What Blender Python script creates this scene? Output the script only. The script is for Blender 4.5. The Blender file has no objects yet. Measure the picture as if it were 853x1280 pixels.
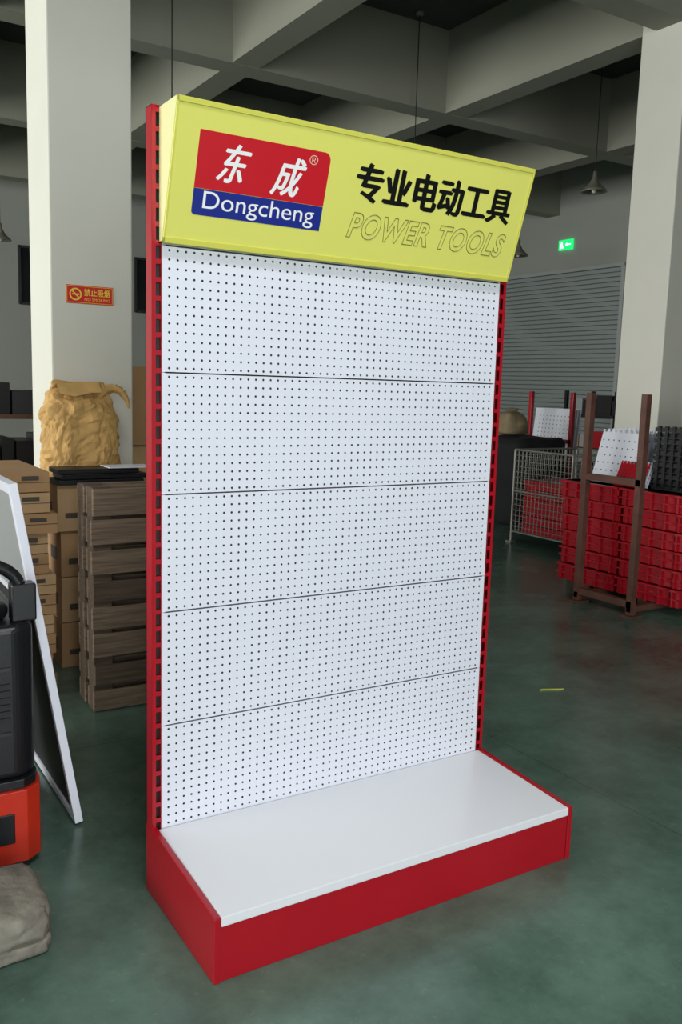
import bpy, math, random
import numpy as np
from mathutils import Vector, Matrix, Euler, noise
random.seed(7)
S=bpy.context.scene
COL=S.collection
# ------------------------------------------------------------------ materials
def lin(c):
    return tuple(((x/255)/12.92 if x/255<=.04045 else ((x/255+.055)/1.055)**2.4) for x in c)
def mat(name,rgb,rough=.5,metal=0,var=.0,vscale=5,bump=0,bscale=40,emit=0,spec=.5,coat=0,stretch=None):
    m=bpy.data.materials.new(name); m.use_nodes=True
    nt=m.node_tree; b=nt.nodes['Principled BSDF']
    c=lin(rgb)+(1,)
    b.inputs['Base Color'].default_value=c
    b.inputs['Roughness'].default_value=rough
    b.inputs['Metallic'].default_value=metal
    b.inputs['Specular IOR Level'].default_value=spec
    b.inputs['Coat Weight'].default_value=coat
    tc=nt.nodes.new('ShaderNodeTexCoord')
    mp=nt.nodes.new('ShaderNodeMapping'); nt.links.new(tc.outputs['Object'],mp.inputs['Vector'])
    if stretch: mp.inputs['Scale'].default_value=stretch
    if var>0:
        n=nt.nodes.new('ShaderNodeTexNoise'); n.inputs['Scale'].default_value=vscale; n.inputs['Detail'].default_value=6
        nt.links.new(mp.outputs['Vector'],n.inputs['Vector'])
        r=nt.nodes.new('ShaderNodeValToRGB')
        r.color_ramp.elements[0].position=.3; r.color_ramp.elements[1].position=.7
        r.color_ramp.elements[0].color=tuple(x*(1-var) for x in c[:3])+(1,)
        r.color_ramp.elements[1].color=tuple(min(1,x*(1+var)) for x in c[:3])+(1,)
        nt.links.new(n.outputs['Fac'],r.inputs['Fac']); nt.links.new(r.outputs['Color'],b.inputs['Base Color'])
    if bump>0:
        n2=nt.nodes.new('ShaderNodeTexNoise'); n2.inputs['Scale'].default_value=bscale; n2.inputs['Detail'].default_value=4
        nt.links.new(mp.outputs['Vector'],n2.inputs['Vector'])
        bp=nt.nodes.new('ShaderNodeBump'); bp.inputs['Strength'].default_value=bump; bp.inputs['Distance'].default_value=.01
        nt.links.new(n2.outputs['Fac'],bp.inputs['Height']); nt.links.new(bp.outputs['Normal'],b.inputs['Normal'])
    if emit>0:
        b.inputs['Emission Color'].default_value=c; b.inputs['Emission Strength'].default_value=emit
    return m
M=dict(
 white=mat('white_powder_coat',(224,226,236),.32,var=.02,vscale=2),
 shelfwhite=mat('white_shelf_coat',(228,229,233),.2),
 backing=mat('hole_shade_grey',(80,82,90),.8),  # shade seen through the panel holes, put into this grey
 red=mat('red_powder_coat',(166,16,32),.28,var=.06,vscale=3),
 black=mat('black_paint',(14,14,16),.5),
 yellow=mat('yellow_acrylic',(226,224,112),.18,coat=.4),
 yellowtrim=mat('yellow_trim',(214,212,92),.3),
 cream=mat('pale_yellow_side',(236,232,170),.35),
 logored=mat('logo_red',(200,26,40),.3,coat=.3),
 logoblue=mat('logo_blue',(30,44,136),.3,coat=.3),
 ink=mat('black_ink',(12,12,12),.35),
 inkw=mat('white_ink',(240,240,240),.35),
 inkp=mat('pale_ink',(232,190,170),.35),
 outline=mat('grey_outline',(126,126,60),.4),
 wall=mat('painted_wall',(150,153,145),.8,var=.05,vscale=.6,bump=.05),
 pillar=mat('painted_pillar',(210,208,196),.7,var=.04,vscale=1.2,bump=.04),
 ceil=mat('ceiling_concrete',(70,71,68),.9,var=.08,vscale=.8),
 beam=mat('beam_paint',(138,138,124),.85,var=.05,vscale=.8),
 shutter=mat('shutter_grey',(146,154,152),.5,metal=.1),
 wood=mat('weathered_wood',(116,98,80),.85,var=.35,vscale=9,bump=.3,bscale=30,stretch=(.6,4,14)),
 wood2=mat('darker_wood',(84,70,56),.85,var=.35,vscale=9,bump=.3,bscale=30,stretch=(.6,4,14)),
 card=mat('cardboard',(168,132,92),.8,var=.1,vscale=5),
 card2=mat('cardboard_light',(184,150,110),.8,var=.1,vscale=5),
 tape=mat('packing_tape',(200,176,130),.35),
 label=mat('box_print',(70,60,50),.6),
 sack=mat('kraft_paper_sack',(196,156,94),.8,var=.15,vscale=9,bump=.6,bscale=22),
 sack2=mat('beige_sack',(132,116,88),.8,var=.15,vscale=8,bump=.4,bscale=12),
 plastic=mat('black_plastic',(24,25,28),.35,bump=.05,bscale=200),
 orange=mat('orange_red_paint',(192,46,26),.35,var=.12,vscale=6),
 rust=mat('brown_rusty_steel',(92,58,46),.6,var=.25,vscale=12),
 wire=mat('galvanised_wire',(150,150,142),.4,metal=.6),
 cloth=mat('black_cloth',(22,23,25),.85,bump=.4,bscale=10),
 bundle=mat('dirty_wrap',(126,121,110),.8,var=.35,vscale=14,bump=.6,bscale=30),
 signred=mat('sign_red',(200,30,24),.4),
 signyel=mat('sign_yellow',(240,200,70),.4),
 exitg=mat('exit_green',(20,220,110),.4,emit=1.2),
 exitw=mat('exit_white',(225,255,235),.4,emit=2),
 lampm=mat('lamp_enamel',(120,118,104),.4),
 bulb=mat('bulb_glass',(220,215,200),.2),
 darkwin=mat('dark_window',(24,28,30),.15),
 frame=mat('window_frame',(160,163,160),.5),
 pane=mat('daylit_glass',(235,242,250),.3,emit=1.0),
 steel=mat('dark_steel',(60,60,62),.5,metal=.5),
 greypanel=mat('grey_white_panel',(150,152,152),.4),
 debris=mat('yellow_scrap',(200,205,90),.5),
)
def floor_mat():
    m=bpy.data.materials.new('green_epoxy_floor'); m.use_nodes=True; nt=m.node_tree; b=nt.nodes['Principled BSDF']
    N=nt.nodes.new; L=nt.links.new
    tc=N('ShaderNodeTexCoord')
    n=N('ShaderNodeTexNoise'); n.inputs['Scale'].default_value=1.3; n.inputs['Detail'].default_value=12; n.inputs['Roughness'].default_value=.72
    L(tc.outputs['Object'],n.inputs['Vector'])
    r=N('ShaderNodeValToRGB'); e=r.color_ramp.elements
    e[0].position=.34; e[0].color=lin((58,80,70))+(1,); e[1].position=.68; e[1].color=lin((104,132,118))+(1,)
    L(n.outputs['Fac'],r.inputs['Fac'])
    n3=N('ShaderNodeTexNoise'); n3.inputs['Scale'].default_value=22; n3.inputs['Detail'].default_value=8; n3.inputs['Roughness'].default_value=.8
    L(tc.outputs['Object'],n3.inputs['Vector'])
    r3=N('ShaderNodeValToRGB'); r3.color_ramp.elements[0].position=.58; r3.color_ramp.elements[1].position=.74
    L(n3.outputs['Fac'],r3.inputs['Fac'])
    mx=N('ShaderNodeMixRGB'); mx.inputs['Color2'].default_value=lin((160,174,162))+(1,)
    ml=N('ShaderNodeMath'); ml.operation='MULTIPLY'; ml.inputs[1].default_value=.35
    L(r3.outputs['Color'],ml.inputs[0]); L(ml.outputs[0],mx.inputs['Fac']); L(r.outputs['Color'],mx.inputs['Color1'])
    sep=N('ShaderNodeSeparateXYZ'); L(tc.outputs['Object'],sep.inputs[0])
    def joint(out,off):
        a=N('ShaderNodeMath'); a.operation='ADD'; a.inputs[1].default_value=off; L(out,a.inputs[0])
        p=N('ShaderNodeMath'); p.operation='PINGPONG'; p.inputs[1].default_value=1.75; L(a.outputs[0],p.inputs[0])
        l=N('ShaderNodeMath'); l.operation='LESS_THAN'; l.inputs[1].default_value=.003; L(p.outputs[0],l.inputs[0]); return l
    j1=joint(sep.outputs['X'],-1.75); j2=joint(sep.outputs['Y'],-1.2)
    mj=N('ShaderNodeMath'); mj.operation='MAXIMUM'; L(j1.outputs[0],mj.inputs[0]); L(j2.outputs[0],mj.inputs[1])
    mj2=N('ShaderNodeMath'); mj2.operation='MULTIPLY'; mj2.inputs[1].default_value=.5; L(mj.outputs[0],mj2.inputs[0])
    mx2=N('ShaderNodeMixRGB'); mx2.inputs['Color2'].default_value=lin((40,50,44))+(1,)
    L(mj2.outputs[0],mx2.inputs['Fac']); L(mx.outputs['Color'],mx2.inputs['Color1']); L(mx2.outputs['Color'],b.inputs['Base Color'])
    rr=N('ShaderNodeMapRange'); rr.inputs['To Min'].default_value=.08; rr.inputs['To Max'].default_value=.36; L(n.outputs['Fac'],rr.inputs['Value'])
    L(rr.outputs[0],b.inputs['Roughness'])
    bp=N('ShaderNodeBump'); bp.inputs['Strength'].default_value=.06; bp.inputs['Distance'].default_value=.01
    L(n3.outputs['Fac'],bp.inputs['Height']); L(bp.outputs['Normal'],b.inputs['Normal'])
    return m
M['floor']=floor_mat()
# ------------------------------------------------------------------ mesh builder
class MB:
    def __init__(s): s.v=[]; s.f=[]; s.m=[]; s.mats=[]; s.sm=[]
    def mi(s,k):
        if k not in s.mats: s.mats.append(k)
        return s.mats.index(k)
    def add(s,vs,fs,k,smooth=False,T=None):
        o=len(s.v)
        for p in vs:
            p=Vector(p)
            if T is not None: p=T@p
            s.v.append(tuple(p))
        i=s.mi(k)
        for f in fs: s.f.append([a+o for a in f]); s.m.append(i); s.sm.append(smooth)
    def box(s,x0,x1,y0,y1,z0,z1,k,T=None):
        vs=[(x0,y0,z0),(x1,y0,z0),(x1,y1,z0),(x0,y1,z0),(x0,y0,z1),(x1,y0,z1),(x1,y1,z1),(x0,y1,z1)]
        s.add(vs,[(3,2,1,0),(4,5,6,7),(0,1,5,4),(1,2,6,5),(2,3,7,6),(3,0,4,7)],k,T=T)
    def prism(s,poly,a,b,k,axis='x',T=None):
        n=len(poly)
        def P(t,q):
            return (t,q[0],q[1]) if axis=='x' else ((q[0],t,q[1]) if axis=='y' else (q[0],q[1],t))
        vs=[P(a,q) for q in poly]+[P(b,q) for q in poly]
        fs=[list(range(n))[::-1],list(range(n,2*n))]+[(i,(i+1)%n,n+(i+1)%n,n+i) for i in range(n)]
        s.add(vs,fs,k,T=T)
    def tube(s,p,q,r,k,n=8,r2=None,smooth=True,cap=True):
        p=Vector(p);q=Vector(q); d=(q-p).normalized(); u=d.orthogonal().normalized(); w=d.cross(u); r2=r if r2 is None else r2
        vs=[];fs=[]
        for c,rr in((p,r),(q,r2)):
            for i in range(n):
                a=2*math.pi*i/n; vs.append(c+(u*math.cos(a)+w*math.sin(a))*rr)
        for i in range(n): fs.append((i,(i+1)%n,n+(i+1)%n,n+i))
        s.add(vs,fs,k,smooth)
        if cap: s.add(vs,[list(range(n))[::-1],list(range(n,2*n))],k)
    def path(s,pts,r,k,n=8):
        for a,b in zip(pts[:-1],pts[1:]): s.tube(a,b,r,k,n=n)
    def lathe(s,c,prof,k,n=24,smooth=True):
        vs=[];fs=[]
        for (r,z) in prof:
            for i in range(n):
                a=2*math.pi*i/n; vs.append((c[0]+r*math.cos(a),c[1]+r*math.sin(a),c[2]+z))
        for j in range(len(prof)-1):
            for i in range(n): fs.append((j*n+i,j*n+(i+1)%n,(j+1)*n+(i+1)%n,(j+1)*n+i))
        s.add(vs,fs,k,smooth)
    def loft(s,c,rings,k,n=48,e=.7,amp=.02,fr=6,seed=0,crease=0,sub=4,smooth=True):
        fine=[]
        for a,b_ in zip(rings[:-1],rings[1:]):
            for t in range(sub): fine.append(tuple(a[q]+(b_[q]-a[q])*t/sub for q in range(5)))
        fine.append(rings[-1])
        vs=[];fs=[]
        m=len(fine)
        for (z,rx,ry,dx,dy) in fine:
            for i in range(n):
                a=2*math.pi*i/n; ca,sa=math.cos(a),math.sin(a)
                x=math.copysign(abs(ca)**e,ca)*rx; y=math.copysign(abs(sa)**e,sa)*ry
                p=Vector((x*fr+seed,y*fr,z*fr))
                d=noise.noise(p)*amp
                if crease:
                    q=p+Vector((noise.noise(p*.7),noise.noise(p*.7+Vector((5,5,5))),0))*.8
                    dist,_=noise.voronoi(q*1.1)
                    d+= (dist[1]-dist[0])*crease*.5-crease*.15
                    dist,_=noise.voronoi(q*2.4+Vector((3,1,2)))
                    d+=(dist[1]-dist[0])*crease*.22
                l=math.hypot(x,y) or 1
                sc=1+d/max(l,.05)
                vs.append((c[0]+dx+x*sc,c[1]+dy+y*sc,c[2]+z+(noise.noise(p+Vector((9,9,9)))*amp*.6 if z>.02 else 0)))
        for j in range(m-1):
            for i in range(n): fs.append((j*n+i,j*n+(i+1)%n,(j+1)*n+(i+1)%n,(j+1)*n+i))
        s.add(vs,fs,k,smooth)
        s.add(vs[:n],[list(range(n))[::-1]],k); s.add(vs[-n:],[list(range(n))],k)
    def obj(s,name,parent=None,bevel=0,seg=2):
        me=bpy.data.meshes.new(name); me.from_pydata(s.v,[],s.f)
        for k in s.mats: me.materials.append(M[k])
        me.polygons.foreach_set('material_index',s.m); me.polygons.foreach_set('use_smooth',s.sm); me.update()
        o=bpy.data.objects.new(name,me); COL.objects.link(o)
        if parent: o.parent=parent
        if bevel:
            b=o.modifiers.new('bevel','BEVEL'); b.width=bevel; b.segments=seg; b.limit_method='ANGLE'
        return o
def empty(name):
    e=bpy.data.objects.new(name,None); COL.objects.link(e); e.empty_display_size=.1; return e
def text_mesh(name,body,u0,u1,v0,v1,T,k,parent,shear=0,outline=0,lift=.0,bold=0,off=0):
    cu=bpy.data.curves.new(name,'FONT'); cu.body=body; cu.size=1; cu.shear=shear; cu.resolution_u=6; cu.offset=off
    if outline: cu.fill_mode='NONE'; cu.bevel_depth=outline; cu.bevel_resolution=0; cu.space_character=1.12
    ob=bpy.data.objects.new(name+'_tmp',cu); COL.objects.link(ob)
    dg=bpy.context.evaluated_depsgraph_get(); dg.update()
    me0=bpy.data.meshes.new_from_object(ob.evaluated_get(dg))
    bpy.data.objects.remove(ob)
    n=len(me0.vertices)
    if n==0: return None
    co=np.zeros(n*3); me0.vertices.foreach_get('co',co); co=co.reshape(-1,3)
    mn=co.min(0); mx=co.max(0)
    u0+=bold;u1-=bold;v0+=bold*.5;v1-=bold*.5
    sc=(np.array([u1-u0,v1-v0])/np.maximum(mx[:2]-mn[:2],1e-6))
    co[:,0]=u0+(co[:,0]-mn[0])*sc[0]; co[:,1]=v0+(co[:,1]-mn[1])*sc[1]; co[:,2]=co[:,2]*(sc.mean() if outline else 0)+lift
    faces=[list(p.vertices) for p in me0.polygons]
    shifts=[(0,0)] if not bold else [(-bold,0),(-bold*.5,bold*.5),(0,0),(bold*.5,-bold*.5),(bold,0)]
    V=[];F=[]
    for i,(a,b) in enumerate(shifts):
        o=len(V); V+= [tuple(T@Vector((c[0]+a,c[1]+b,c[2]+i*.00006))) for c in co]; F+=[[q+o for q in f] for f in faces]
    me=bpy.data.meshes.new(name); me.from_pydata(V,[],F); me.materials.append(M[k]); me.update()
    o=bpy.data.objects.new(name,me); COL.objects.link(o); o.parent=parent
    return o
# ------------------------------------------------------------------ camera
P=[-0.90231,-2.42001,1.56514,1.42912,-0.02915,-0.55537,1.10375]
cam=bpy.data.cameras.new('camera'); co=bpy.data.objects.new('camera',cam); COL.objects.link(co)
co.location=P[:3]; co.rotation_euler=P[3:6]; cam.sensor_fit='VERTICAL'; cam.sensor_height=24; cam.lens=P[6]*1000/1280*24
cam.clip_start=.05; cam.clip_end=100; S.camera=co
# ------------------------------------------------------------------ room
def room():
    b=MB(); b.box(-9,11.5,-9,14.8,-.1,0,'floor'); b.obj('floor')
    b=MB(); b.box(-9,11.5,-9,14.8,5.7,5.9,'ceil'); b.obj('ceiling')
    b=MB(); b.box(11.3,11.5,-9,14.8,0,5.7,'wall'); b.obj('wall_right')
    b=MB(); b.box(-9,11.3,14.6,14.8,0,5.7,'wall'); b.obj('wall_back')
    b=MB(); b.box(-9.2,-9,-9,14.8,0,5.7,'wall'); b.obj('wall_left')
    b=MB(); b.box(-9,11.3,-9.2,-9,0,5.7,'wall'); b.obj('wall_front')
    for i,(x,y) in enumerate([(.42,2.94),(5.84,2.94)]):
        b=MB(); b.box(x,x+.49,y,y+.5,0,5.7,'pillar'); b.obj('pillar' if i==0 else 'pillar.001',bevel=.01)
    zb=4.78
    k=1
    for y in (-4.1,-.6,2.98,6.3,9.8,13.2):
        b=MB(); b.box(-9,11.3,y,y+.3,zb,5.7,'beam'); b.obj('ceiling_beam_%d'%k); k+=1  # ceiling beams running along x
    for x in (-5.2,-2.4,.5,3.1,5.85,8.6):
        b=MB(); b.box(x,x+.3,-9,14.6,zb+.004,5.7,'beam'); b.obj('ceiling_beam_%d'%k); k+=1  # ceiling beams running along y
    b=MB(); y0,y1,z1=8.2,12.6,3.72; n=46
    for i in range(n):
        z=i*z1/n; h=z1/n
        b.prism([(11.27,z+.002),(11.25,z+.008),(11.245,z+h/2),(11.25,z+h-.008),(11.27,z+h-.002)],y0,y1,'shutter',axis='y')
    b.box(11.22,11.298,y0-.08,y0,0,z1+.05,'frame'); b.box(11.22,11.298,y1,y1+.08,0,z1+.05,'frame'); b.box(11.2,11.298,y0-.08,y1+.08,z1,z1+.06,'frame')
    b.obj('door_1')
    b=MB()
    for (x0,x1) in ((2.75,3.7),(4.9,6.3)):
        b.box(x0,x1,14.56,14.6,2.9,3.87,'darkwin')
        for xx in (x0,(x0+x1)/2,x1): b.box(xx-.02,xx+.02,14.53,14.6,2.87,3.9,'steel')
        for zz in (2.88,3.88): b.box(x0,x1,14.53,14.6,zz-.02,zz+.02,'steel')
    b.obj('window_1')
    b=MB()
    for y in (-5,-1.5,2,5.5,9):
        b.box(-9,-8.96,y,y+2.8,1,4.4,'pane')
        for yy in (y,y+.93,y+1.86,y+2.8): b.box(-9,-8.92,yy-.03,yy+.03,.95,4.45,'frame')
        for zz in (1,2.7,4.4): b.box(-9,-8.92,y,y+2.8,zz-.03,zz+.03,'frame')
    b.obj('window_2')
    b=MB(); b.box(-5,1,-9,-8.96,.4,4.2,'pane')
    for xx in (-5,-3,-1,1): b.box(xx-.05,xx+.05,-9,-8.9,.35,4.25,'frame')
    b.box(-5,1,-9,-8.9,4.15,4.25,'frame'); b.box(-5,1,-9,-8.9,.35,.45,'frame'); b.obj('front_door')  # unseen front door behind the camera; glowing panes carry its daylight
room()
# ------------------------------------------------------------------ display stand
W=1.2444; D=.4706; ZS=.186
def stand():
    st=empty('display_stand')
    h=.35; z0=.5389
    pitch=.025; nc=49; r=.0036
    mg=(W-nc*pitch)/2
    oct_=[(r*math.cos(math.pi/4*i+0),r*math.sin(math.pi/4*i)) for i in range(8)]
    H=pitch/2; sq=[(H,0),(H,H),(0,H),(-H,H),(-H,0),(-H,-H),(0,-H),(H,-H)]
    def panel(name,za,zb_):
        b=MB(); v=[];f=[]
        g=.0006
        rows=int(round((zb_-za)/pitch))
        py=(zb_-za)/rows
        for j in range(rows):
            cz=zb_-(j+.5)*py
            for i in range(nc):
                cx=mg+(i+.5)*pitch; o=len(v)
                for a,c in oct_: v.append((cx+a,0,cz+c))
                for a,c in sq:
                    v.append((cx+a,0,min(max(cz+c*py/pitch,za+g),zb_-g)))
                for q in range(8):
                    p=(q+1)%8; f.append((o+q,o+8+q,o+8+p,o+p))
        b.add(v,f,'white')
        b.box(.0,mg+.0005,-.0003,.012,za+g,zb_-g,'white'); b.box(W-mg-.0005,W,-.0003,.012,za+g,zb_-g,'white')
        b.box(mg,W-mg,.0,.012,zb_-g-.0015,zb_-g,'white'); b.box(mg,W-mg,.0,.012,za+g,za+g+.0015,'white')
        return b.obj(name,st)
    panel('perforated_panel_1',.189,z0)
    for i in range(5): panel('perforated_panel_%d'%(i+2),z0+h*i,z0+h*(i+1))
    b=MB(); b.box(.002,W-.002,.018,.022,.19,2.28,'backing'); b.obj('back_sheet',st)  # added dark sheet; its grey gives holes and seams their shade
    b=MB()
    for sx in (0,1):
        xa,xb=((-.03,-.0015) if sx==0 else (W+.0015,W+.03))
        b.box(xa,xa+.002,-.001,.045,0,2.305,'red'); b.box(xb-.002,xb,-.001,.045,0,2.305,'red'); b.box(xa,xb,.043,.045,0,2.305,'red')
        b.box(xa,xb,-.001,.045,2.303,2.305,'red')
        inner=(xa+.012,xb-.002) if sx==0 else (xa+.002,xb-.012)
        b.box(xa,inner[0],-.002,.0,0,2.305,'red'); b.box(inner[1],xb,-.002,.0,0,2.305,'red')
        z=.20
        b.box(inner[0],inner[1],-.002,0,0,z,'red')
        while z<2.29:
            b.box(inner[0],inner[1],-.002,0,z+.036,z+.05,'red'); z+=.05
        b.box(inner[0],inner[1],.012,.014,.1,2.3,'black')  # black strip behind the slots paints the shade inside the post
    b.obj('slotted_posts',st)
    b=MB(); zb=.214
    for xa,xb in ((-.0315,-.012),(W+.012,W+.0315)):
        b.prism([(-D,0),(.047,0),(.047,zb+.004),(-.004,zb+.004),(-D,ZS)],xa,xb,'red')
    b.box(-.012,W+.012,-D+.004,-D+.02,0,ZS-.026,'red')
    b.obj('base_plinth',st,bevel=.0025)
    b=MB(); b.prism([(-D,ZS-.028),(-D+.02,ZS-.028),(-.003,zb-.03),(-.003,zb),(-D,ZS)],-.0115,W+.0115,'shelfwhite'); b.obj('base_shelf',st,bevel=.003)
    x0,x1=-.0087,W+.0087; yt,zt,yb,zb=-.13797,2.29949,-.02717,1.94197
    b=MB()
    for xa,xb in ((x0,x0+.003),(x1-.003,x1)):
        b.prism([(yb+.003,zb),(.0-.003,zb),(-.003,zt-.004),(yt+.006,zt-.004)],xa,xb,'cream')
    b.box(x0,x1,yt,-.003,zt-.004,zt,'cream'); b.box(x0,x1,yb,-.003,zb,zb+.004,'yellowtrim')
    b.obj('header_box',st)
    up=Vector((0,yt-yb,zt-zb)); Lh=up.length; up.normalize(); rt=Vector((1,0,0)); nn=rt.cross(up); nn.normalize()
    if nn.y>0: nn=-nn
    T=Matrix.Translation(Vector((x0,yb,zb)))@Matrix(((rt.x,up.x,nn.x,0),(rt.y,up.y,nn.y,0),(rt.z,up.z,nn.z,0),(0,0,0,1)))
    Wf=x1-x0
    b=MB(); b.box(0,Wf,0,Lh,-.004,0,'yellow',T=T); b.obj('header_face',st)
    b=MB()
    b.box(0,Wf,0,.016,0,.004,'yellowtrim',T=T); b.box(0,Wf,Lh-.014,Lh,0,.004,'yellowtrim',T=T)
    b.box(0,.006,0,Lh,0,.004,'yellowtrim',T=T); b.box(Wf-.006,Wf,0,Lh,0,.004,'yellowtrim',T=T)
    b.obj('header_frame',st,bevel=.0012)
    def arc(cx,cy,r,a0,a1,n=6): return [(cx+r*math.cos(math.radians(a0+(a1-a0)*i/n)),cy+r*math.sin(math.radians(a0+(a1-a0)*i/n))) for i in range(n+1)]
    L0,L1,V0,VM,V1=.073,.481,.084,.1545,.303
    red=[(L0,VM),(L1,VM)]+arc(L1-.022,V1-.022,.022,0,90)+[(L0,V1)]
    blue=[(L0,VM-.001)]+arc(L0+.01,V0+.01,.01,180,270)+[(L1,V0),(L1,VM-.001)]
    b=MB(); b.prism(red,.0002,.0012,'logored',axis='z',T=T); b.obj('logo_upper',st)
    b=MB(); b.prism(blue,.0002,.0012,'logoblue',axis='z',T=T); b.obj('logo_lower',st)
    text_mesh('logo_glyph_1','东',.132,.232,.178,.282,T,'inkw',st,shear=.38,lift=.0016,bold=.0024)
    text_mesh('logo_glyph_2','成',.300,.408,.166,.274,T,'inkw',st,shear=.38,lift=.0016,bold=.0024)
    text_mesh('logo_name','Dongcheng',.103,.455,.0885,.149,T,'inkw',st,lift=.0016)
    text_mesh('registered_mark','®',.412,.440,.264,.290,T,'inkp',st,lift=.0016)
    text_mesh('headline_text','专业电动工具',.578,1.200,.184,.298,T,'ink',st,lift=.0008,bold=.0048)
    text_mesh('subtitle_text','POWER TOOLS',.577,1.207,.077,.155,T,'outline',st,shear=.25,outline=.014,lift=.0008,off=.028)
stand()
# ------------------------------------------------------------------ left side
def left_side():
    e=empty('no_smoking_sign')
    b=MB(); b.box(.508,.788,2.934,2.9395,2.003,2.108,'signred')
    for a in ((.512,.784,2.007,2.0095),(.512,.784,2.1015,2.104),(.512,.5145,2.007,2.104),(.7815,.784,2.007,2.104)):
        b.box(a[0],a[1],2.933,2.934,a[2],a[3],'signyel')
    T=Matrix.Translation((.508,2.934,2.003))@Matrix(((1,0,0,0),(0,0,-1,0),(0,1,0,0),(0,0,0,1)))
    c=(.055,.0525); n=24
    vs=[];fs=[]
    for i in range(n):
        a=2*math.pi*i/n
        for r in (.036,.028): vs.append((c[0]+r*math.cos(a),c[1]+r*math.sin(a),.001))
    for i in range(n): j=(i+1)%n; fs.append((2*i,2*j,2*j+1,2*i+1))
    b.add(vs,fs,'signyel',T=T)
    b.prism([(.03,.073),(.035,.078),(.081,.032),(.076,.027)],.0008,.0014,'signyel',axis='z',T=T)
    b.prism([(.034,.049),(.078,.049),(.078,.056),(.034,.056)],.0008,.0013,'signyel',axis='z',T=T)
    b.obj('board',e)
    text_mesh('chinese_text','禁止吸烟',.105,.262,.045,.088,T,'signyel',e,lift=.001,bold=.001)
    text_mesh('english_text','NO SMOKING',.108,.26,.018,.034,T,'signyel',e,lift=.001)
    # flat carton stack
    b=MB(); z=.12; random.seed(3)
    b.box(-.45,.16,1.88,2.6,.09,.12,'wood')
    for x in (-.45,-.19,.07): b.box(x,x+.09,1.88,2.6,0.02,.09,'wood')
    b.box(-.45,.16,1.88,1.98,0,.02,'wood'); b.box(-.45,.16,2.5,2.6,0,.02,'wood')
    for i in range(10):
        h=.1; j=random.uniform(-.02,.03)
        b.box(-.44+j,.15+j,1.885-j*.6,2.55,z+.003,z+h-.002,'card' if i%2 else 'card2')
        b.box(-.44+j,.15+j+.001,1.8835-j*.6,2.54,z+.047,z+.050,'label')
        b.box(-.2+j,-.15+j,1.883-j*.6,2.551,z+.002,z+h-.001,'tape')
        b.box(.02+j,.10+j,1.8832-j*.6,1.885,z+.06,z+.08,'label')
        z+=h
    b.obj('flat_carton_stack',bevel=.005)
    # cardboard boxes near the pillar
    b=MB(); z=0; random.seed(5)
    for i in range(4):
        h=.2515
        x=.29
        for w in (.34,.36):
            j=random.uniform(-.014,.014)
            b.box(x+j,x+w-.006+j,2.30+j,2.86,z+.001,z+h-.004,'card2' if (i+int(w*100))%2 else 'card')
            b.box(x+w/2-.03+j,x+w/2+.03+j,2.2985+j,2.861,z+h-.06,z+h-.003,'tape')
            b.box(x+w/2-.03+j,x+w/2+.03+j,2.2985+j,2.861,z+.002,z+.05,'tape')
            b.box(x+.04+j,x+.11+j,2.2985+j,2.3,z+.07,z+.10,'label'); b.box(x-.0012+j,x+j,2.4,2.52,z+.08,z+.15,'label')
            x+=w
        z+=h
    b.obj('cardboard_box_stack',bevel=.004)
    # dark flat packs
    b=MB(); z=1.004
    for i,(a,c,d) in enumerate(((.27,.74,'black'),(.30,.76,'plastic'),(.28,.72,'black'))):
        b.box(a,c,2.26+.01*i,2.47,z+.002,z+.027,d); b.box(a+.01,c-.01,2.258+.01*i,2.46,z+.012,z+.015,'steel'); z+=.028
    b.box(.55,.80,2.262,2.43,z+.001,z+.006,'white')
    b.obj('flat_metal_pack',bevel=.003)
    # paper sack: crumpled body, rolled top pulled to a tied ear on the right
    b=MB()
    rings=[(0,.18,.13,0,0),(.012,.21,.155,0,0),(.06,.222,.163,.0,0),(.16,.215,.16,-.004,0),(.27,.205,.15,-.01,0),(.35,.198,.135,-.012,0),(.42,.188,.105,-.012,0),(.47,.180,.07,-.01,0),(.505,.17,.038,-.012,-.01),(.53,.155,.02,-.02,-.02),(.545,.14,.012,-.03,-.035)]
    b.loft((.515,2.68,1.005),rings,'sack',n=100,e=.62,amp=.022,fr=8,seed=2,crease=.075,sub=5,smooth=False)
    b.add([(.36,2.60,1.535),(.60,2.60,1.545),(.63,2.645,1.515),(.34,2.65,1.50),(.37,2.565,1.48),(.45,2.548,1.465),(.53,2.556,1.485),(.60,2.565,1.49)],[(0,1,2,3),(0,4,5),(0,5,6),(0,6,1),(1,6,7)],'sack')
    pts=[(.60,2.66,1.47),(.65,2.65,1.505),(.695,2.635,1.515),(.735,2.62,1.495),(.76,2.61,1.455),(.772,2.605,1.40)]
    rr=[.05,.030,.026,.024,.016,.005]
    for i in range(5): b.tube(pts[i],pts[i+1],rr[i],'sack',n=7,r2=rr[i+1],smooth=False)
    b.obj('paper_sack')
    def pallet(name,y):
        b=MB(); x0,x1=.26,1.22
        for k in range(3):
            x=x0+k*(x1-x0-.09)/2; b.box(x,x+.09,y+.022,y+.11,.0,1.07,'wood2')
        random.seed(11)
        for i,(z,h) in enumerate(((0.0,.10),(.125,.10),(.262,.115),(.395,.11),(.528,.10),(.66,.115),(.80,.12),(.935,.13))):
            b.box(x0-.005+random.uniform(-.008,.006),x1,y+random.uniform(0,.005),y+.022,z+.004,min(z+h,1.068),'wood2' if i in (1,4) else 'wood')
            b.box(x0,x1,y+.11,y+.13,z+.004,min(z+h,1.068),'wood')
        b.obj(name,bevel=.003)
    pallet('wooden_pallet',1.57); pallet('wooden_pallet.001',1.715)
    # leaning framed panel
    b=MB(); hh=1.22; lean=math.atan2(.2,hh); Lp=math.hypot(.2,hh)
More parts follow.
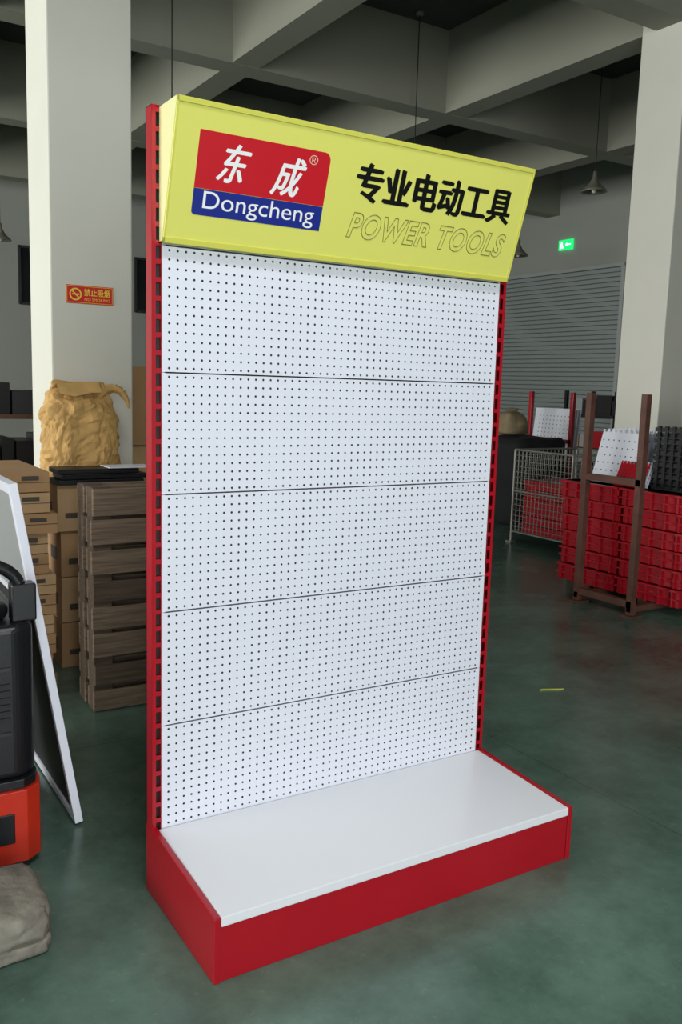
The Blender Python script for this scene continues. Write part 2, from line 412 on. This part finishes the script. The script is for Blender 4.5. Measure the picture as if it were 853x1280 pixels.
    T=Matrix.Translation((-.115,.54,.0))@Matrix.Rotation(-lean,4,'Y')
    b.box(0,.028,0,.03,.008,Lp,'white',T=T); b.box(0,.028,.86,.895,.008,Lp,'white',T=T)
    b.box(0,.028,.03,.86,.008,.04,'white',T=T); b.box(0,.028,.03,.86,Lp-.035,Lp,'white',T=T)
    b.box(.008,.02,.03,.86,.04,.80,'black',T=T); b.box(.006,.02,.03,.86,.80,Lp-.035,'greypanel',T=T); b.box(0,.028,.03,.86,.79,.81,'white',T=T)  # black lower inset paints the shadow low on the face
    b.obj('framed_panel',bevel=.002)
    # pallet stacker truck
    e=empty('pallet_stacker')
    b=MB(); b.prism([(-1.15,.335),(-.32,.335),(-.275,.37),(-.262,.42),(-.262,1.0),(-1.15,1.0)],.03,.27,'orange',axis='z')
    b.prism([(-1.15,.35),(-.325,.35),(-.285,.38),(-.272,.42),(-.272,.98),(-1.15,.98)],.27,.30,'plastic',axis='z')
    b.box(-.9,-.36,.33,.336,.10,.2,'plastic')
    b.obj('chassis',e,bevel=.02,seg=4)
    b=MB(); b.prism([(-1.15,.36),(-.33,.36),(-.29,.385),(-.275,.43),(-.275,.95),(-1.15,.95)],.30,.80,'plastic',axis='z')
    b.prism([(-1.12,.40),(-.40,.40),(-.34,.45),(-.33,.9),(-1.12,.92)],.80,.86,'plastic',axis='z')
    b.obj('hood',e,bevel=.03,seg=4)
    b=MB(); b.box(-.8,-.36,.353,.361,.45,.46,'steel'); b.box(-.8,-.36,.353,.361,.66,.67,'steel')
    for q in range(6): b.box(-.52,-.36,.353,.361,.50+q*.022,.508+q*.022,'black')
    b.obj('hood_lines',e)
    b=MB()
    pts=[(-.60,.43,.82)]
    for i in range(13):
        a=math.pi*(1-i/12); pts.append((-.44+.13*math.cos(a),.43,.90+.09*math.sin(a)))
    pts.append((-.31,.44,.84)); b.path(pts,.021,'plastic',n=10)
    b.box(-.34,-.265,.40,.46,.80,.92,'plastic')
    b.tube((-.44,.43,.8),(-.44,.43,.99),.022,'plastic'); b.obj('handle',e,bevel=.006)
    b=MB()
    for x in (-.42,-.95):
        b.tube((x,.40,.05),(x,.48,.05),.05,'black',n=20)
    b.obj('wheels',e)
    # wrapped bundle
    b=MB()
    rings=[(0,.27,.14,0,0),(.008,.285,.155,0,0),(.04,.285,.155,0,0),(.05,.27,.14,0,0),(.06,.29,.16,0,0),(.105,.29,.158,0,0),(.13,.28,.15,0,0),(.145,.22,.11,0,0),(.15,.08,.03,0,0)]
    b.loft((-.645,.015,0),rings,'bundle',n=110,e=.3,amp=.012,fr=11,seed=5,crease=.045,sub=4)
    b.obj('wrapped_bundle')
    # far storage rack
    e=empty('storage_rack'); b=MB()
    for x in (-.6,.35,1.1):
        for y in (5.6,6.2): b.box(x,x+.05,y,y+.05,0,1.45,'rust')
    for z in (.3,.75,1.2):
        b.box(-.6,1.15,5.6,6.25,z,z+.04,'rust')
    b.obj('frame',e)
    b=MB(); random.seed(2)
    for z in (.34,.79,1.24):
        x=-.5
        while x<1.0:
            w=random.uniform(.08,.2); b.box(x,x+w,5.66,6.15,z,z+random.uniform(.10,.28),random.choice(['black','plastic','steel','rust','steel','black'])); x+=w+.02
    b.obj('stored_parts',e)
    b=MB(); b.box(1.02,1.5,3.7,4.1,0,.55,'card'); b.box(1.0,1.48,3.72,4.1,.553,1.1,'card2'); b.box(1.03,1.5,3.7,4.08,1.103,1.66,'card'); b.box(1.2,1.28,3.698,4.101,.4,.55,'tape')
    b.obj('carton_stack',bevel=.005)
left_side()
# ------------------------------------------------------------------ right side
def right_side():
    def frame_rack(name,x,ya,yb,k,H=1.57,depth=1.35):
        b=MB()
        for xx in ((x,x+depth) if depth else (x,)):
            for y in (ya,yb):
                b.box(xx,xx+.05,y-.005,y+.0,0.0,H,k); b.box(xx,xx+.006,y,y+.045,0.0,H,k)
            b.box(xx,xx+.05,ya,yb,.06,.11,k); b.box(xx,xx+.04,ya,yb,.93,.98,k)
            b.box(xx-.04,xx+.09,ya-.04,ya+.05,0,.012,k); b.box(xx-.04,xx+.09,yb-.04,yb+.05,0,.012,k)
        if depth:
            b.box(x,x+depth,ya,ya+.04,.03,.075,k); b.box(x,x+depth,yb,yb+.04,.03,.075,k)
        return b.obj(name,bevel=.002)
    frame_rack('steel_stillage_frame',4.10,1.66,2.16,'rust')
    frame_rack('red_post_frame',7.38,5.45,6.18,'red',depth=0)
    # red shelf stack
    b=MB(); x0,x1,y0,y1=4.33,5.40,1.45,2.62; z=.08
    for yy in (1.75,2.3): b.box(x0+.05,x1,yy,yy+.08,.0,.08,'rust')
    random.seed(9)
    for i in range(6):
        h=.134; j=random.uniform(-.02,.02)
        for (ya,yb_) in ((y0,y0+.57),(y0+.585,y1)):
            jj=j+random.uniform(-.01,.01)
            b.box(x0+.03+jj,x1,ya+.008,yb_-.008,z,z+h-.006,'red')
            b.box(x0+jj,x1,ya,yb_,z+h-.022,z+h-.006,'red'); b.box(x0+.005+jj,x1,ya,yb_,z+.052,z+.064,'red')
            n=5
            for q in range(n):
                yq=ya+(q+.5)*(yb_-ya)/n; b.box(x0+.008+jj,x0+.032+jj,yq-.008,yq+.008,z,z+h-.02,'red')
            b.box(x0+.028+jj,x0+.031+jj,ya+.05,ya+.09,z+.07,z+.1,'black')
        for q in range(8):
            xq=x0+.08+q*.14; b.box(xq,xq+.02,y0-.006,y0+.01,z+.01,z+h-.02,'red')
        z+=h
    zt=z
    b.obj('red_shelf_stack',bevel=.002)
    b=MB()
    def plate(T,w,h,k,hk):
        n=8; poly=[(0,0),(w,0),(w,h)]
        for q in range(n):
            a=w-(q+.5)*w/n; poly+= [(a+w/n*.25,h),(a+w/n*.25,h-.02),(a-w/n*.25,h-.02),(a-w/n*.25,h)]
        poly.append((0,h))
        b.prism(poly,0,.008,k,axis='x',T=T)
        for r_ in range(6):
            for c_ in range(8):
                yy=(c_+.5)*w/8; zz=(r_+.6)*h/7
                b.box(-.001,0,yy-.005,yy+.005,zz-.005,zz+.005,hk,T=T)
    for i in range(6):
        T=Matrix.Translation((4.42+.07*i,2.0+.01*(i%3),zt+.005))@Matrix.Rotation(math.radians(16-i),4,'Y')
        plate(T,.40,.42,'white','steel')
    for i in range(3):
        T=Matrix.Translation((4.36+.03*i,1.86,zt+.004))@Matrix.Rotation(math.radians(24),4,'Y')
        plate(T,.26,.2,'red' if i==0 else 'white','steel')
    b.obj('white_notched_panels')
    b=MB()
    for i in range(11):
        z=zt+.002+i*.042
        b.box(4.44+.01*(i%2),5.3,1.46,1.84,z,z+.03,'plastic')
        for q in range(6): b.box(4.43,4.45,1.475+q*.062,1.50+q*.062,z+.008,z+.042,'black')
    b.obj('black_notched_panels')
    # wire mesh container
    e=empty('wire_mesh_container')
    b=MB(); x0,x1,y0,y1,zb,zt2=5.45,6.35,3.56,4.36,.12,.97
    def grid(p,du,dv,lu,lv,su,sv):
        nu=int(round(lu/su)); nv=int(round(lv/sv)); du=Vector(du);dv=Vector(dv);p=Vector(p)
        for i in range(nu+1): b.tube(p+du*(i*lu/nu),p+du*(i*lu/nu)+dv*lv,.0035,'wire',n=5,cap=False)
        for i in range(nv+1): b.tube(p+dv*(i*lv/nv),p+dv*(i*lv/nv)+du*lu,.0035,'wire',n=5,cap=False)
    grid((x0,y0,zb),(0,1,0),(0,0,1),y1-y0,zt2-zb,.055,.055)
    grid((x1,y0,zb),(0,1,0),(0,0,1),y1-y0,zt2-zb,.055,.055)
    grid((x0,y0,zb),(1,0,0),(0,0,1),x1-x0,zt2-zb,.055,.055)
    grid((x0,y1,zb),(1,0,0),(0,0,1),x1-x0,zt2-zb,.055,.055)
    b.obj('mesh_sides',e)
    b=MB()
    for x in (x0,x1):
        for y in (y0,y1): b.tube((x,y,0.0),(x,y,zt2),.014,'wire'); b.box(x-.04,x+.04,y-.04,y+.04,0,.02,'wire')
    for z in (zb,(zb+zt2)/2,zt2):
        for y in (y0,y1): b.tube((x0,y,z),(x1,y,z),.011,'wire')
        for x in (x0,x1): b.tube((x,y0,z),(x,y1,z),.011,'wire')
    b.box(x0,x1,y0,y1,zb-.01,zb+.005,'wire'); b.obj('frame',e)
    b=MB()
    for i in range(6):
        z=zb+.006+i*.09; b.box(x0+.06+.01*(i%2),x1-.06,y0+.08,y1-.1,z,z+.07,'red'); b.box(x0+.04,x1-.05,y0+.07,y1-.09,z+.07,z+.084,'red')
    b.obj('red_parts',e)
    # draped black pile and sack
    b=MB(); rings=[(0,.46,.40,0,0),(.02,.48,.42,0,0),(.3,.46,.40,0,0),(.7,.44,.38,0,0),(.95,.42,.36,0,0),(1.01,.37,.31,0,0),(1.03,.2,.2,0,0)]
    b.loft((6.68,5.52,0),rings,'cloth',n=64,e=.45,amp=.05,fr=4,seed=1,crease=.04); b.obj('covered_pile')
    b=MB(); rings=[(0,.14,.14,0,0),(.02,.18,.18,0,0),(.14,.19,.18,0,0),(.23,.15,.14,0,0),(.28,.06,.07,0,0),(.31,.05,.08,.03,0),(.32,.02,.03,.03,0)]
    b.loft((6.50,5.58,1.05),rings,'sack2',n=50,e=.8,amp=.03,fr=7,seed=4,crease=.04); b.obj('beige_sack')
    b=MB()
    for i in range(4):
        T=Matrix.Translation((7.62+.05*i,5.85,0.0))@Matrix.Rotation(math.radians(6),4,'Y')
        b.box(0,.012,-.05,.62,.0,1.36,'white',T=T)
        if i==0:
            for r_ in range(22):
                for c_ in range(9): b.box(-.001,0,.0+c_*.065,.012+c_*.065,.1+r_*.055,.112+r_*.055,'steel',T=T)
    b.obj('leaning_white_panels')
    # distant rack of stock
    e=empty('stock_rack'); b=MB()
    for x in (9.5,10.1):
        for y in (5.6,6.6,7.6): b.box(x,x+.05,y,y+.05,0,1.6,'plastic')
    for z in (.2,.7,1.2): b.box(9.5,10.15,5.6,7.65,z,z+.04,'plastic')
    b.obj('frame',e); b=MB(); random.seed(8)
    for z in (.24,.74,1.24):
        y=5.68
        while y<7.4:
            w=random.uniform(.14,.3); b.box(9.54,10.05,y,y+w,z,z+random.uniform(.18,.32),random.choice(['greypanel','red','black','steel','black','card'])); y+=w+.02
    b.obj('stock_boxes',e)
    # exit sign
    e=empty('exit_sign')
    b=MB(); b.box(11.26,11.298,9.40,9.74,4.14,4.32,'exitg'); b.obj('light_box',e,bevel=.006)
    b=MB(); y=9.66
    b.box(11.255,11.26,y-.012,y+.012,4.265,4.29,'exitw'); b.box(11.255,11.26,y-.02,y+.02,4.215,4.262,'exitw'); b.box(11.255,11.26,y-.04,y-.01,4.17,4.215,'exitw'); b.box(11.255,11.26,y+.01,y+.04,4.17,4.215,'exitw')
    b.prism([(9.44,4.22),(9.44,4.24),(9.53,4.24),(9.53,4.26),(9.57,4.23),(9.53,4.2),(9.53,4.22)],11.255,11.26,'exitw'); b.obj('pictogram',e)
    b=MB(); b.prism([(0,0),(.13,.014),(.14,.024),(.02,.015)],.001,.006,'debris',axis='z',T=Matrix.Translation((2.40,.82,0))@Matrix.Rotation(-.5,4,'Z')); b.obj('plastic_scrap')
right_side()
# ------------------------------------------------------------------ pendant lamps
def lamp(x,y,z):
    b=MB()
    b.tube((x,y,z+.2),(x,y,5.7),.006,'black',n=6); b.lathe((x,y,0),[(.0,5.7),(.05,5.698),(.04,5.66),(.0,5.655)],'lampm')
    b.lathe((x,y,z),[(.0,.26),(.025,.255),(.03,.17),(.045,.155),(.06,.12),(.10,.07),(.15,.03),(.165,.0),(.16,.0),(.14,.025),(.09,.062),(.04,.10),(0,.11)],'lampm',n=28)
    b.lathe((x,y,z),[(0,-.015),(.025,-.005),(.033,.02),(.025,.05),(.015,.09),(0,.1)],'bulb',n=14)
    b.obj('pendant_lamp')
lamp(8.08,5.99,4.14); lamp(2.33,5.98,3.9); lamp(5.26,6.08,3.9); lamp(9.25,8.62,3.73); lamp(1.99,12.3,3.63)
# ------------------------------------------------------------------ lights
def area(name,loc,rot,sx,sy,p,c=(1,1,1)):
    l=bpy.data.lights.new(name,'AREA'); l.shape='RECTANGLE'; l.size=sx; l.size_y=sy; l.energy=p; l.color=c
    o=bpy.data.objects.new(name,l); COL.objects.link(o); o.location=loc; o.rotation_euler=rot
area('door_daylight',(-2,-8.8,2.2),(math.radians(90),0,0),6,4,500,(.95,.99,1))
area('window_daylight',(-8.8,5.5,2.8),(math.radians(90),0,math.radians(-90)),12,3,1200,(.99,1,.96))
area('ceiling_light',(0,-3,5.6),(0,0,0),3,1,170,(.97,.99,1))
w=bpy.data.worlds.new('world'); S.world=w; w.use_nodes=True; w.node_tree.nodes['Background'].inputs[0].default_value=(.6,.65,.7,1); w.node_tree.nodes['Background'].inputs[1].default_value=.5
S.view_settings.view_transform='Standard'
